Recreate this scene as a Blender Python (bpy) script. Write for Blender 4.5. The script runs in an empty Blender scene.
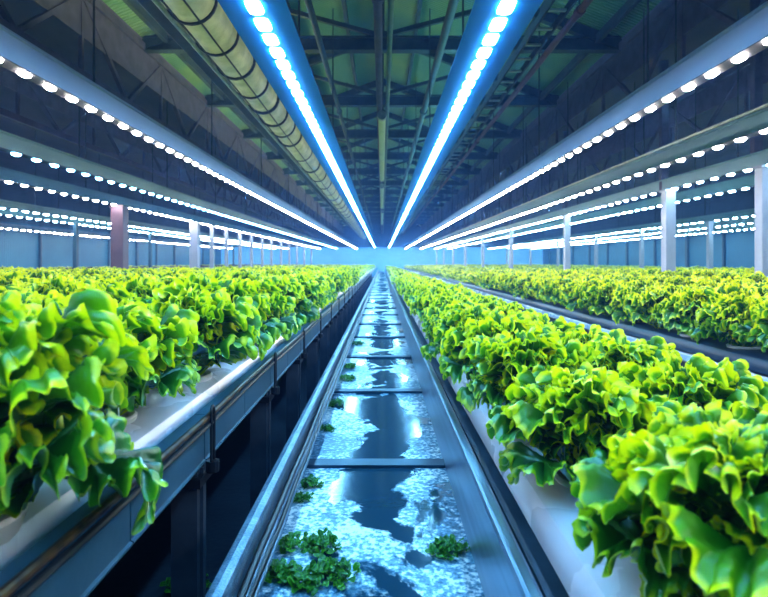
import bpy, math, random
import numpy as np
from mathutils import Vector

random.seed(7)
rng = np.random.default_rng(11)
PI = math.pi
S = bpy.context.scene
COL = S.collection
HC = 1.25                 # camera height above the hall floor
F = 540.0                 # focal length in pixels of the 768 px frame
Y0, Y1 = -2.0, 46.0       # the beds, rails and lamps run between these


def Z(z):                 # height given relative to the eye
    return z + HC


# ------------------------------------------------------------------ camera
cam = bpy.data.cameras.new('camera')
camo = bpy.data.objects.new('camera', cam)
COL.objects.link(camo)
camo.location = (0, 0, HC)
camo.rotation_euler = (PI / 2, 0, 0)
cam.sensor_width = 36
cam.lens = 36 * F / 768
cam.shift_x = 2 / 768
cam.shift_y = -36.5 / 768
cam.clip_start = 0.02
cam.dof.use_dof = True
cam.dof.focus_distance = 2.0
cam.dof.aperture_fstop = 4.5
S.camera = camo

S.view_settings.view_transform = 'Standard'
S.view_settings.look = 'Medium High Contrast'
S.view_settings.exposure = 0.0
c = S.cycles
c.max_bounces = 6
c.diffuse_bounces = 3
c.glossy_bounces = 3
c.transmission_bounces = 4
c.transparent_max_bounces = 6
c.sample_clamp_indirect = 6.0
c.blur_glossy = 0.5
c.caustics_reflective = False
c.caustics_refractive = False

# ------------------------------------------------------------------ materials


def new_mat(name):
    m = bpy.data.materials.new(name)
    m.use_nodes = True
    nt = m.node_tree
    nt.nodes.clear()
    out = nt.nodes.new('ShaderNodeOutputMaterial')
    return m, nt, out


def ramp(nt, stops):
    r = nt.nodes.new('ShaderNodeValToRGB')
    e = r.color_ramp.elements
    while len(e) < len(stops):
        e.new(0.5)
    for el, (p, col) in zip(e, stops):
        el.position = p
        el.color = (*col, 1) if len(col) == 3 else col
    return r


def surf(name, c1, c2=None, rough=0.5, metal=0.0, scale=8.0, bump=0.0, bscale=40.0, stretch=(1, 1, 1), rough2=None, spec=0.5, emit=None):
    """principled surface whose colour and roughness wander between two values"""
    m, nt, out = new_mat(name)
    p = nt.nodes.new('ShaderNodeBsdfPrincipled')
    nt.links.new(p.outputs[0], out.inputs[0])
    tc = nt.nodes.new('ShaderNodeTexCoord')
    mp = nt.nodes.new('ShaderNodeMapping')
    mp.inputs['Scale'].default_value = stretch
    nt.links.new(tc.outputs['Object'], mp.inputs[0])
    n = nt.nodes.new('ShaderNodeTexNoise')
    n.inputs['Scale'].default_value = scale
    n.inputs['Detail'].default_value = 5
    nt.links.new(mp.outputs[0], n.inputs['Vector'])
    c2 = c2 or tuple(x * 0.7 for x in c1)
    r = ramp(nt, [(0.35, c2), (0.65, c1)])
    nt.links.new(n.outputs['Fac'], r.inputs[0])
    nt.links.new(r.outputs[0], p.inputs['Base Color'])
    p.inputs['Metallic'].default_value = metal
    p.inputs['Specular IOR Level'].default_value = spec
    mr = nt.nodes.new('ShaderNodeMapRange')
    mr.inputs['To Min'].default_value = rough
    mr.inputs['To Max'].default_value = rough2 if rough2 is not None else min(1, rough + 0.15)
    nt.links.new(n.outputs['Fac'], mr.inputs['Value'])
    nt.links.new(mr.outputs[0], p.inputs['Roughness'])
    if bump:
        n2 = nt.nodes.new('ShaderNodeTexNoise')
        n2.inputs['Scale'].default_value = bscale
        n2.inputs['Detail'].default_value = 4
        nt.links.new(mp.outputs[0], n2.inputs['Vector'])
        b = nt.nodes.new('ShaderNodeBump')
        b.inputs['Strength'].default_value = bump
        b.inputs['Distance'].default_value = 0.01
        nt.links.new(n2.outputs['Fac'], b.inputs['Height'])
        nt.links.new(b.outputs[0], p.inputs['Normal'])
    if emit:
        p.inputs['Emission Color'].default_value = (*emit[0], 1)
        p.inputs['Emission Strength'].default_value = emit[1]
    return m


def glow(name, col, strength):
    """lamp lens: brighter in its middle than at its rim"""
    m, nt, out = new_mat(name)
    e = nt.nodes.new('ShaderNodeEmission')
    tc = nt.nodes.new('ShaderNodeTexCoord')
    n = nt.nodes.new('ShaderNodeTexNoise')
    n.inputs['Scale'].default_value = 3.0
    nt.links.new(tc.outputs['Object'], n.inputs['Vector'])
    r = ramp(nt, [(0.2, tuple(x * 0.9 for x in col)), (0.8, col)])
    nt.links.new(n.outputs['Fac'], r.inputs[0])
    nt.links.new(r.outputs[0], e.inputs[0])
    e.inputs[1].default_value = strength
    nt.links.new(e.outputs[0], out.inputs[0])
    return m


def leaf_mat(name, deep, mid, rim, tr, gloss=0.10, rough=0.33):
    """leaf blade: colour runs from the base to the frilled rim, light passes through"""
    m, nt, out = new_mat(name)
    at = nt.nodes.new('ShaderNodeAttribute')
    at.attribute_name = 'rim'
    tc = nt.nodes.new('ShaderNodeTexCoord')
    n = nt.nodes.new('ShaderNodeTexNoise')
    n.inputs['Scale'].default_value = 26.0
    n.inputs['Detail'].default_value = 3
    nt.links.new(tc.outputs['Object'], n.inputs['Vector'])
    oi = nt.nodes.new('ShaderNodeObjectInfo')
    a = nt.nodes.new('ShaderNodeMath')
    a.operation = 'MULTIPLY_ADD'
    nt.links.new(n.outputs['Fac'], a.inputs[0])
    a.inputs[1].default_value = 0.35
    nt.links.new(at.outputs['Fac'], a.inputs[2])
    b = nt.nodes.new('ShaderNodeMath')
    b.operation = 'MULTIPLY_ADD'
    nt.links.new(oi.outputs['Random'], b.inputs[0])
    b.inputs[1].default_value = 0.16
    nt.links.new(a.outputs[0], b.inputs[2])
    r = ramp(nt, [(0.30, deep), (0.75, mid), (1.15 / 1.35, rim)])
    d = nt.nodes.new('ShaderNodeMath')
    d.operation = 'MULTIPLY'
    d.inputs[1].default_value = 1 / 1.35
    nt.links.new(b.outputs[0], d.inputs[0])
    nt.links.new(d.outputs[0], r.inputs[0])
    bp = nt.nodes.new('ShaderNodeBump')
    bp.inputs['Strength'].default_value = 0.55
    bp.inputs['Distance'].default_value = 0.006
    v = nt.nodes.new('ShaderNodeTexNoise')
    v.inputs['Scale'].default_value = 55.0
    v.inputs['Detail'].default_value = 2
    nt.links.new(tc.outputs['Object'], v.inputs['Vector'])
    nt.links.new(v.outputs['Fac'], bp.inputs['Height'])
    df = nt.nodes.new('ShaderNodeBsdfDiffuse')
    tl = nt.nodes.new('ShaderNodeBsdfTranslucent')
    gl = nt.nodes.new('ShaderNodeBsdfGlossy')
    gl.inputs['Roughness'].default_value = rough
    gl.inputs['Color'].default_value = (0.75, 0.9, 1, 1)
    tcol = nt.nodes.new('ShaderNodeMixRGB')
    tcol.blend_type = 'MULTIPLY'
    tcol.inputs[0].default_value = 1
    tcol.inputs[2].default_value = (*tr, 1)
    nt.links.new(r.outputs[0], df.inputs[0])
    nt.links.new(r.outputs[0], tcol.inputs[1])
    nt.links.new(tcol.outputs[0], tl.inputs[0])
    m1 = nt.nodes.new('ShaderNodeMixShader')
    m1.inputs[0].default_value = 0.42
    nt.links.new(df.outputs[0], m1.inputs[1])
    nt.links.new(tl.outputs[0], m1.inputs[2])
    fr = nt.nodes.new('ShaderNodeLayerWeight')
    fr.inputs['Blend'].default_value = 0.2
    fm = nt.nodes.new('ShaderNodeMath')
    fm.operation = 'MULTIPLY_ADD'
    fm.inputs[1].default_value = 0.25
    fm.inputs[2].default_value = gloss * 0.4
    nt.links.new(fr.outputs['Fresnel'], fm.inputs[0])
    m2 = nt.nodes.new('ShaderNodeMixShader')
    nt.links.new(fm.outputs[0], m2.inputs[0])
    nt.links.new(m1.outputs[0], m2.inputs[1])
    nt.links.new(gl.outputs[0], m2.inputs[2])
    for s in (df, tl, gl):
        nt.links.new(bp.outputs[0], s.inputs['Normal'])
    nt.links.new(m2.outputs[0], out.inputs[0])
    return m


M = {}
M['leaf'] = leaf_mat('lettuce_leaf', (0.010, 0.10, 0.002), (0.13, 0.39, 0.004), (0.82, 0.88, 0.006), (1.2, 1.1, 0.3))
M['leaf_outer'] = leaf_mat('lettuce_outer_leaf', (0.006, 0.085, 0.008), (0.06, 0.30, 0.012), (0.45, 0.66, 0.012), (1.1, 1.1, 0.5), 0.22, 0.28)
M['leaf_red'] = leaf_mat('red_lettuce_leaf', (0.02, 0.03, 0.01), (0.10, 0.02, 0.03), (0.12, 0.02, 0.05), (1, 0.6, 0.6))
M['weed'] = leaf_mat('weed_leaf', (0.02, 0.14, 0.005), (0.08, 0.32, 0.01), (0.2, 0.5, 0.02), (1, 1, 0.6))
M['gutter'] = surf('white_gutter_plastic', (0.56, 0.64, 0.76), (0.46, 0.54, 0.68), 0.2, 0, 3, 0.05, 60)
M['steel'] = surf('brushed_steel', (0.42, 0.52, 0.66), (0.28, 0.38, 0.52), 0.24, 0.9, 5, 0.08, 30, (8, 0.4, 8))
M['steel_blue'] = surf('wet_painted_steel', (0.20, 0.30, 0.40), (0.10, 0.18, 0.27), 0.25, 0.55, 20, 0.35, 160)
M['beam'] = surf('grey_blue_beam', (0.045, 0.125, 0.19), (0.03, 0.09, 0.145), 0.35, 0.3, 4, 0.05, 60)
M['beam_dark'] = surf('dark_blue_tray', (0.05, 0.08, 0.13), (0.03, 0.05, 0.09), 0.3, 0, 4)
M['leg'] = surf('dark_steel_leg', (0.09, 0.12, 0.17), (0.05, 0.07, 0.10), 0.35, 0.4, 6, 0.05, 60)
M['black'] = surf('black_rubber', (0.012, 0.014, 0.02), (0.006, 0.007, 0.01), 0.35, 0, 8)
M['hose'] = surf('black_hose_copper_glint', (0.14, 0.07, 0.03), (0.03, 0.02, 0.02), 0.25, 0.6, 30)  # copper highlight of the black hose put into its colour
M['dark'] = surf('dark_roof_steel', (0.045, 0.055, 0.075), (0.028, 0.034, 0.05), 0.55, 0.2, 6)
M['dark_purple'] = surf('dark_purple_steel', (0.115, 0.088, 0.165), (0.075, 0.057, 0.11), 0.55, 0.2, 6)
M['red_pipe'] = surf('dull_red_pipe', (0.16, 0.05, 0.07), (0.09, 0.03, 0.05), 0.5, 0, 10)
M['galv'] = surf('galvanised_tray', (0.42, 0.46, 0.42), (0.28, 0.31, 0.30), 0.35, 0.6, 10)
M['post'] = surf('pale_painted_post', (0.30, 0.34, 0.48), (0.24, 0.28, 0.40), 0.45, 0, 3)
M['post_dark'] = surf('brown_painted_post', (0.13, 0.08, 0.11), (0.08, 0.05, 0.08), 0.5, 0, 3)
M['mullion'] = surf('dark_blue_mullion', (0.03, 0.07, 0.11), (0.02, 0.05, 0.08), 0.5, 0, 3)
M['housing'] = surf('grey_lamp_housing', (0.34, 0.36, 0.50), (0.26, 0.29, 0.42), 0.4, 0.3, 3, stretch=(1, 0.2, 1))
M['halo_housing'] = surf('blue_lamp_halo_panel', (0.004, 0.20, 0.52), (0.003, 0.16, 0.46), 0.6, 0, 3, stretch=(1, 0.2, 1))  # blue colour stands in for the halo around the lenses
M['housing_teal'] = surf('teal_lamp_housing', (0.22, 0.36, 0.42), (0.16, 0.28, 0.36), 0.4, 0.2, 3, stretch=(1, 0.2, 1))
M['board'] = surf('dark_lamp_board', (0.03, 0.03, 0.04), (0.02, 0.02, 0.03), 0.6, 0, 5)
M['bar'] = surf('dark_blue_crossbar', (0.03, 0.07, 0.12), (0.02, 0.05, 0.09), 0.35, 0.3, 12)
M['floor'] = surf('dark_concrete', (0.035, 0.05, 0.075), (0.015, 0.022, 0.035), 0.35, 0, 2, 0.2, 30)
M['tube'] = surf('pale_green_tube', (0.42, 0.52, 0.24), (0.32, 0.42, 0.2), 0.3, 0, 3, emit=((0.5, 0.65, 0.25), 0.12))  # faint emission added to brighten the unlit tube
M['strap'] = surf('black_duct_strap', (0.03, 0.035, 0.03), (0.02, 0.02, 0.02), 0.5, 0, 6)
M['side_ceiling'] = surf('dark_side_ceiling', (0.15, 0.115, 0.21), (0.10, 0.075, 0.15), 0.7, 0, 1.5, stretch=(1, 0.3, 1))
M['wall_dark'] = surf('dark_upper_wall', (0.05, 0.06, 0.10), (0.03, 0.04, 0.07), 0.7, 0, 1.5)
M['plug'] = surf('white_planting_cup', (0.7, 0.74, 0.8), (0.6, 0.64, 0.7), 0.3, 0, 6)

E_WHITE, E_BLUE, E_TEAL = 190.0, 95.0, 120.0
M['led_white'] = glow('white_led', (1.0, 0.90, 0.86), E_WHITE)
M['led_blue'] = glow('blue_led', (0.22, 0.62, 1.0), E_BLUE)
M['led_teal'] = glow('cyan_led', (0.55, 0.88, 1.0), E_TEAL)


def duct_mat():
    m, nt, out = new_mat('yellowish_duct_fabric')
    p = nt.nodes.new('ShaderNodeBsdfPrincipled')
    tc = nt.nodes.new('ShaderNodeTexCoord')
    n = nt.nodes.new('ShaderNodeTexNoise')
    n.inputs['Scale'].default_value = 5
    n.inputs['Detail'].default_value = 4
    nt.links.new(tc.outputs['Object'], n.inputs['Vector'])
    r = ramp(nt, [(0.3, (0.26, 0.30, 0.10)), (0.7, (0.52, 0.54, 0.26))])
    nt.links.new(n.outputs['Fac'], r.inputs[0])
    nt.links.new(r.outputs[0], p.inputs['Base Color'])
    p.inputs['Roughness'].default_value = 0.42
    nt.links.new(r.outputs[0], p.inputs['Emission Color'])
    p.inputs['Emission Strength'].default_value = 0.3  # sleeve emits faintly, standing in for lamplight falling on it
    nt.links.new(p.outputs[0], out.inputs[0])
    return m


M['duct'] = duct_mat()


def roof_mat():
    """corrugated translucent sheets: seams, ribs, patchy green and teal"""
    m, nt, out = new_mat('green_teal_roof_sheet')
    p = nt.nodes.new('ShaderNodeBsdfPrincipled')
    tc = nt.nodes.new('ShaderNodeTexCoord')
    n = nt.nodes.new('ShaderNodeTexNoise')
    n.inputs['Scale'].default_value = 0.55
    n.inputs['Detail'].default_value = 6
    nt.links.new(tc.outputs['Object'], n.inputs['Vector'])
    r = ramp(nt, [(0.25, (0.05, 0.13, 0.13)), (0.5, (0.11, 0.20, 0.13)), (0.75, (0.24, 0.28, 0.11))])
    nt.links.new(n.outputs['Fac'], r.inputs[0])
    w = nt.nodes.new('ShaderNodeTexWave')
    w.wave_type = 'BANDS'
    w.bands_direction = 'Y'
    w.inputs['Scale'].default_value = 5.0
    nt.links.new(tc.outputs['Object'], w.inputs['Vector'])
    b = nt.nodes.new('ShaderNodeBump')
    b.inputs['Strength'].default_value = 0.6
    b.inputs['Distance'].default_value = 0.03
    nt.links.new(w.outputs['Fac'], b.inputs['Height'])
    nt.links.new(b.outputs[0], p.inputs['Normal'])
    nt.links.new(r.outputs[0], p.inputs['Base Color'])
    p.inputs['Roughness'].default_value = 0.5
    nt.links.new(p.outputs[0], out.inputs[0])
    return m


M['roof'] = roof_mat()


def wall_mat():
    m, nt, out = new_mat('blue_wall_sheet')
    p = nt.nodes.new('ShaderNodeBsdfPrincipled')
    tc = nt.nodes.new('ShaderNodeTexCoord')
    n = nt.nodes.new('ShaderNodeTexNoise')
    n.inputs['Scale'].default_value = 0.5
    n.inputs['Detail'].default_value = 4
    nt.links.new(tc.outputs['Object'], n.inputs['Vector'])
    r = ramp(nt, [(0.3, (0.012, 0.10, 0.22)), (0.7, (0.025, 0.17, 0.33))])
    nt.links.new(n.outputs['Fac'], r.inputs[0])
    w = nt.nodes.new('ShaderNodeTexWave')
    w.bands_direction = 'Y'
    w.inputs['Scale'].default_value = 3.0
    nt.links.new(tc.outputs['Object'], w.inputs['Vector'])
    b = nt.nodes.new('ShaderNodeBump')
    b.inputs['Strength'].default_value = 0.4
    b.inputs['Distance'].default_value = 0.02
    nt.links.new(w.outputs['Fac'], b.inputs['Height'])
    nt.links.new(b.outputs[0], p.inputs['Normal'])
    nt.links.new(r.outputs[0], p.inputs['Base Color'])
    p.inputs['Roughness'].default_value = 0.55
    nt.links.new(p.outputs[0], out.inputs[0])
    return m


M['wall'] = wall_mat()


CF_ = HC - 0.80


def wet_mat():
    """channel floor: pale crusty sheet, under pools of dark still water"""
    m, nt, out = new_mat('wet_channel_floor')
    geo = nt.nodes.new('ShaderNodeNewGeometry')
    mp = nt.nodes.new('ShaderNodeMapping')
    mp.inputs['Scale'].default_value = (1.0, 0.8, 1.0)
    mp.inputs['Location'].default_value = (0.37, 0.2, 0)
    nt.links.new(geo.outputs['Position'], mp.inputs[0])
    n = nt.nodes.new('ShaderNodeTexNoise')
    n.inputs['Scale'].default_value = 3.4
    n.inputs['Detail'].default_value = 7
    n.inputs['Roughness'].default_value = 0.55
    n.inputs['Distortion'].default_value = 0.4
    nt.links.new(mp.outputs[0], n.inputs['Vector'])
    # the water gathers along the middle and right of the sheet
    sx = nt.nodes.new('ShaderNodeSeparateXYZ')
    nt.links.new(geo.outputs['Position'], sx.inputs[0])
    mr = nt.nodes.new('ShaderNodeMapRange')
    mr.inputs['From Min'].default_value = 0.03
    mr.inputs['From Max'].default_value = 0.26
    mr.inputs['To Min'].default_value = 0.05
    mr.inputs['To Max'].default_value = -0.12
    off = nt.nodes.new('ShaderNodeMath')
    off.operation = 'SUBTRACT'
    off.inputs[1].default_value = 0.02
    nt.links.new(sx.outputs[0], off.inputs[0])
    ab = nt.nodes.new('ShaderNodeMath')
    ab.operation = 'ABSOLUTE'
    nt.links.new(off.outputs[0], ab.inputs[0])
    nt.links.new(ab.outputs[0], mr.inputs['Value'])
    ad = nt.nodes.new('ShaderNodeMath')
    nt.links.new(n.outputs['Fac'], ad.inputs[0])
    nt.links.new(mr.outputs[0], ad.inputs[1])
    # one broad puddle just short of the nearest crossbar
    dist = nt.nodes.new('ShaderNodeVectorMath')
    dist.operation = 'DISTANCE'
    dist.inputs[1].default_value = (0.0, 1.72, CF_)
    nt.links.new(geo.outputs['Position'], dist.inputs[0])
    pr = nt.nodes.new('ShaderNodeMapRange')
    pr.inputs['From Min'].default_value = 0.05
    pr.inputs['From Max'].default_value = 0.25
    pr.inputs['To Min'].default_value = 0.115
    pr.inputs['To Max'].default_value = 0.0
    nt.links.new(dist.outputs['Value'], pr.inputs['Value'])
    ad2 = nt.nodes.new('ShaderNodeMath')
    nt.links.new(ad.outputs[0], ad2.inputs[0])
    nt.links.new(pr.outputs[0], ad2.inputs[1])
    ad = ad2
    pool = ramp(nt, [(0.492, (0, 0, 0)), (0.515, (1, 1, 1))])
    nt.links.new(ad.outputs[0], pool.inputs[0])
    f = nt.nodes.new('ShaderNodeTexNoise')
    f.inputs['Scale'].default_value = 70
    f.inputs['Detail'].default_value = 4
    nt.links.new(geo.outputs['Position'], f.inputs['Vector'])
    crust = ramp(nt, [(0.36, (0.02, 0.09, 0.16)), (0.52, (0.16, 0.32, 0.48)), (0.66, (0.85, 0.88, 0.92))])
    big = nt.nodes.new('ShaderNodeTexNoise')
    big.inputs['Scale'].default_value = 2.3
    big.inputs['Detail'].default_value = 3
    nt.links.new(geo.outputs['Position'], big.inputs['Vector'])
    bm_ = nt.nodes.new('ShaderNodeMath')
    bm_.operation = 'MULTIPLY_ADD'
    bm_.inputs[1].default_value = 0.7
    nt.links.new(big.outputs['Fac'], bm_.inputs[0])
    sub = nt.nodes.new('ShaderNodeMath')
    sub.operation = 'SUBTRACT'
    nt.links.new(f.outputs['Fac'], sub.inputs[0])
    sub.inputs[1].default_value = 0.33
    nt.links.new(sub.outputs[0], bm_.inputs[2])
    nt.links.new(bm_.outputs[0], crust.inputs[0])
    col = nt.nodes.new('ShaderNodeMixRGB')
    nt.links.new(pool.outputs[0], col.inputs[0])
    nt.links.new(crust.outputs[0], col.inputs[1])
    col.inputs[2].default_value = (0.012, 0.05, 0.085, 1)
    p = nt.nodes.new('ShaderNodeBsdfPrincipled')
    nt.links.new(col.outputs[0], p.inputs['Base Color'])
    rr = nt.nodes.new('ShaderNodeMapRange')
    rr.inputs['To Min'].default_value = 0.30
    rr.inputs['To Max'].default_value = 0.13
    nt.links.new(pool.outputs[0], rr.inputs['Value'])
    nt.links.new(rr.outputs[0], p.inputs['Roughness'])
    b = nt.nodes.new('ShaderNodeBump')
    b.inputs['Distance'].default_value = 0.004
    iv = nt.nodes.new('ShaderNodeMath')
    iv.operation = 'MULTIPLY_ADD'
    iv.inputs[1].default_value = -0.75
    iv.inputs[2].default_value = 0.8
    nt.links.new(pool.outputs[0], iv.inputs[0])
    nt.links.new(iv.outputs[0], b.inputs['Strength'])
    nt.links.new(f.outputs['Fac'], b.inputs['Height'])
    nt.links.new(b.outputs[0], p.inputs['Normal'])
    nt.links.new(p.outputs[0], out.inputs[0])
    return m


M['wet'] = wet_mat()

# ------------------------------------------------------------------ mesh helpers


class MB:
    """collects shapes for ONE mesh"""

    def __init__(self):
        self.v, self.f, self.n = [], [], 0

    def add(self, verts, faces):
        o = self.n
        self.v.extend([tuple(p) for p in verts])
        self.f.extend([tuple(i + o for i in q) for q in faces])
        self.n += len(verts)
        return self

    def box(self, x0, x1, y0, y1, z0, z1):
        v = [(x, y, z) for x in (x0, x1) for y in (y0, y1) for z in (z0, z1)]
        f = [(0, 1, 3, 2), (4, 6, 7, 5), (0, 4, 5, 1), (2, 3, 7, 6), (0, 2, 6, 4), (1, 5, 7, 3)]
        return self.add(v, f)

    def prism(self, prof, y0, y1, closed=True):
        """profile [(x, z)] pushed along y"""
        n = len(prof)
        v = [(x, y0, z) for x, z in prof] + [(x, y1, z) for x, z in prof]
        f = [(i, (i + 1) % n, n + (i + 1) % n, n + i) for i in range(n if closed else n - 1)]
        if closed:
            f += [tuple(range(n))[::-1], tuple(range(n, 2 * n))]
        return self.add(v, f)

    def tube(self, pts, r, seg=10, caps=True):
        pts = [Vector(p) for p in pts]
        rs = r if isinstance(r, (list, tuple)) else [r] * len(pts)
        base = self.n
        v, f = [], []
        ref = None
        for i, p in enumerate(pts):
            t = (pts[min(i + 1, len(pts) - 1)] - pts[max(i - 1, 0)]).normalized()
            if ref is None:
                ref = Vector((0, 0, 1)) if abs(t.z) < 0.9 else Vector((1, 0, 0))
            a = t.cross(ref).normalized()
            b = a.cross(t)
            ref = b
            for k in range(seg):
                w = 2 * PI * k / seg
                v.append(p + (a * math.cos(w) + b * math.sin(w)) * rs[i])
        for i in range(len(pts) - 1):
            for k in range(seg):
                f.append((i * seg + k, i * seg + (k + 1) % seg, (i + 1) * seg + (k + 1) % seg, (i + 1) * seg + k))
        if caps:
            f.append(tuple(range(seg))[::-1])
            f.append(tuple(range((len(pts) - 1) * seg, len(pts) * seg)))
        return self.add(v, f)

    def bar(self, a, b, w, h):
        """rectangular bar between two points"""
        a, b = Vector(a), Vector(b)
        t = (b - a).normalized()
        up = Vector((0, 1, 0)) if abs(t.y) < 0.9 else Vector((0, 0, 1))
        s = t.cross(up).normalized() * (h / 2)
        u = up * (w / 2)
        v = [a - s - u, a + s - u, a + s + u, a - s + u, b - s - u, b + s - u, b + s + u, b - s + u]
        return self.add(v, [(3, 2, 1, 0), (4, 5, 6, 7), (0, 1, 5, 4), (1, 2, 6, 5), (2, 3, 7, 6), (3, 0, 4, 7)])

    def mesh(self, name, mat, smooth=False):
        me = bpy.data.meshes.new(name)
        me.from_pydata(self.v, [], self.f)
        me.materials.append(mat)
        if smooth:
            me.shade_smooth()
            try:
                me.set_sharp_from_angle(angle=math.radians(35))
            except Exception:
                pass
        me.update()
        return me

    def build(self, name, mat, parent=None, smooth=False, bevel=0.0, loc=None):
        o = bpy.data.objects.new(name, self.mesh(name, mat, smooth))
        COL.objects.link(o)
        if parent:
            o.parent = parent
        if loc:
            o.location = loc
        if bevel:
            b = o.modifiers.new('bevel', 'BEVEL')
            b.width = bevel
            b.segments = 2
            b.limit_method = 'ANGLE'
        return o


def tag(o, label=None, cat=None, group=None, kind=None):
    if label:
        o['label'] = label
    if cat:
        o['category'] = cat
    if group:
        o['group'] = group
    if kind:
        o['kind'] = kind
    return o


def empty(name, loc, label, cat, group=None, rz=0.0):
    o = bpy.data.objects.new(name, None)
    o.empty_display_size = 0.05
    COL.objects.link(o)
    o.location = loc
    o.rotation_euler = (0, 0, rz)
    return tag(o, label, cat, group)


def dup(o, parent=None, loc=None):
    n = o.copy()
    COL.objects.link(n)
    n.parent = parent
    if loc is not None:
        n.location = loc
    return n


ORD = ['first', 'second', 'third', 'fourth', 'fifth', 'sixth', 'seventh', 'eighth', 'ninth', 'tenth', 'eleventh', 'twelfth',
       'thirteenth', 'fourteenth', 'fifteenth', 'sixteenth', 'seventeenth', 'eighteenth', 'nineteenth', 'twentieth']

# ------------------------------------------------------------------ the hall
HW, HY0, HY1 = 14.0, -4.0, 47.0
tag(MB().box(-HW, HW, HY0, HY1, -0.1, 0).build('floor', M['floor']), 'dark wet concrete floor under the growing beds', 'floor', kind='structure')
SPLIT = Z(1.55)
CZ = Z(3.1)
RIDGE = Z(4.5)
GX = 3.4


def wall_panels(name, x, sgn, label):
    m = MB().box(min(x, x + sgn * 0.1), max(x, x + sgn * 0.1), HY0, HY1, 0, SPLIT)
    o = tag(m.build(name, M['wall']), label, 'wall', kind='structure')
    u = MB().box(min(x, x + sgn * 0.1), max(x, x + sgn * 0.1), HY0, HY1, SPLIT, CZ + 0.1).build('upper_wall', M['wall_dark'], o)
    k = 0
    for i in range(16):
        y = 1.5 + i * 2.9 + (0.25 if i % 3 == 1 else 0)
        w = 0.05 if i % 2 else 0.09
        MB().box(min(x, x - sgn * 0.1), max(x, x - sgn * 0.1), y - w, y + w, 0, SPLIT + 0.2).build('mullion', M['mullion'], o, bevel=0.01)
    MB().box(min(x, x - sgn * 0.07), max(x, x - sgn * 0.07), HY0, HY1, SPLIT - 0.06, SPLIT + 0.06).build('rail', M['mullion'], o)
    return o


wall_panels('wall_left', -HW, -1, 'blue sheeted side wall behind the rows on the left')
wall_panels('wall_right', HW, 1, 'blue sheeted side wall behind the rows on the right')
M['wall_back'] = surf('blue_end_wall_glow', (0.22, 0.50, 0.80), (0.14, 0.38, 0.66), 0.6, 0, 0.6, emit=((0.06, 0.25, 0.6), 0.9))  # pale blue and own emission stand in for the hazy glow
b = MB()
b.box(-HW, HW, HY1, HY1 + 0.1, 0, Z(1.3))
ob = tag(b.build('wall_back', M['wall_back']), 'end wall tinted with hazy blue glow where all the rows converge', 'wall', kind='structure')
g = MB()
g.add([(-HW, HY1, Z(1.3)), (HW, HY1, Z(1.3)), (HW, HY1, CZ), (GX, HY1, CZ), (0, HY1, RIDGE), (-GX, HY1, CZ), (-HW, HY1, CZ)], [(0, 1, 2, 3, 4, 5, 6)])
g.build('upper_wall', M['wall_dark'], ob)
tag(MB().box(-HW, HW, HY0 - 0.1, HY0, 0, RIDGE).build('wall_front', M['wall_dark']), 'dark wall behind the viewpoint', 'wall', kind='structure')


def ceiling(name, prof, mat, label):
    return tag(MB().prism(prof, HY0, HY1).build(name, mat), label, 'ceiling', kind='structure')


ceiling('ceiling_left_slope', [(0, RIDGE), (-GX - 0.2, CZ), (-GX - 0.2, CZ + 0.08), (0, RIDGE + 0.08)], M['roof'], 'green corrugated roof slope left of the ridge')
ceiling('ceiling_right_slope', [(0, RIDGE), (GX + 0.2, CZ), (GX + 0.2, CZ + 0.08), (0, RIDGE + 0.08)], M['roof'], 'teal corrugated roof slope right of the ridge')
ceiling('ceiling_left_side', [(-HW, CZ), (-GX, CZ), (-GX, CZ + 0.08), (-HW, CZ + 0.08)], M['side_ceiling'], 'dark flat side ceiling over the left rows')
ceiling('ceiling_right_side', [(GX, CZ), (HW, CZ), (HW, CZ + 0.08), (GX, CZ + 0.08)], M['side_ceiling'], 'dark flat side ceiling over the right rows')

# roof trusses
n_tr = 0
tr0 = empty('roof_truss', (0, 5.0, CZ), 'dark steel roof truss nearest overhead', 'truss', 'roof trusses across the hall')
slope = (RIDGE - CZ) / GX


def ibeam(m, x0, x1, z, h, w):
    m.box(x0, x1, -w / 2, w / 2, z - h / 2, z - h / 2 + 0.02)
    m.box(x0, x1, -w / 2, w / 2, z + h / 2 - 0.02, z + h / 2)
    m.box(x0, x1, -0.012, 0.012, z - h / 2 + 0.02, z + h / 2 - 0.02)


tie = MB()
ibeam(tie, -GX, GX, 0.0, 0.20, 0.14)
tie.build('tie_beam', M['dark'], tr0)
for s in (-1, 1):
    MB().bar((0, 0, RIDGE - CZ - 0.12), (s * GX, 0, -0.02), 0.10, 0.14).build('rafter', M['dark'], tr0)
    MB().bar((0, 0, 0.12), (s * GX * 0.5, 0, (RIDGE - CZ) * 0.5 - 0.12), 0.06, 0.06).build('brace', M['dark'], tr0)
    MB().bar((s * GX * 0.5, 0, 0.1), (s * GX * 0.5, 0, (RIDGE - CZ) * 0.5 - 0.14), 0.05, 0.05).build('strut', M['dark'], tr0)
MB().bar((0, 0, 0.1), (0, 0, RIDGE - CZ - 0.16), 0.07, 0.07).build('king_post', M['dark'], tr0)
for i in range(1, 15):
    t = dup(tr0, None, (0, 5.0 + 2.7 * i, CZ))
    t['label'] = f'dark steel roof truss, {ORD[i]} overhead counting from the near end'
    for ch in list(tr0.children):
        dup(ch, t)

# purlins under the slopes
places = ['beside the ridge', 'a third of the way down', 'two thirds of the way down', 'near the eaves']
for s, side in ((-1, 'left'), (1, 'right')):
    for k, q in enumerate((0.18, 0.42, 0.66, 0.9)):
        x = s * GX * q
        z = RIDGE - slope * abs(x) - 0.07
        tag(MB().box(x - 0.03, x + 0.03, HY0, HY1, z - 0.06, z + 0.06).build('roof_purlin', M['dark']),
            f'dark purlin {places[k]} under the {side} roof slope', 'purlin', 'purlins under the roof')


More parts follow.
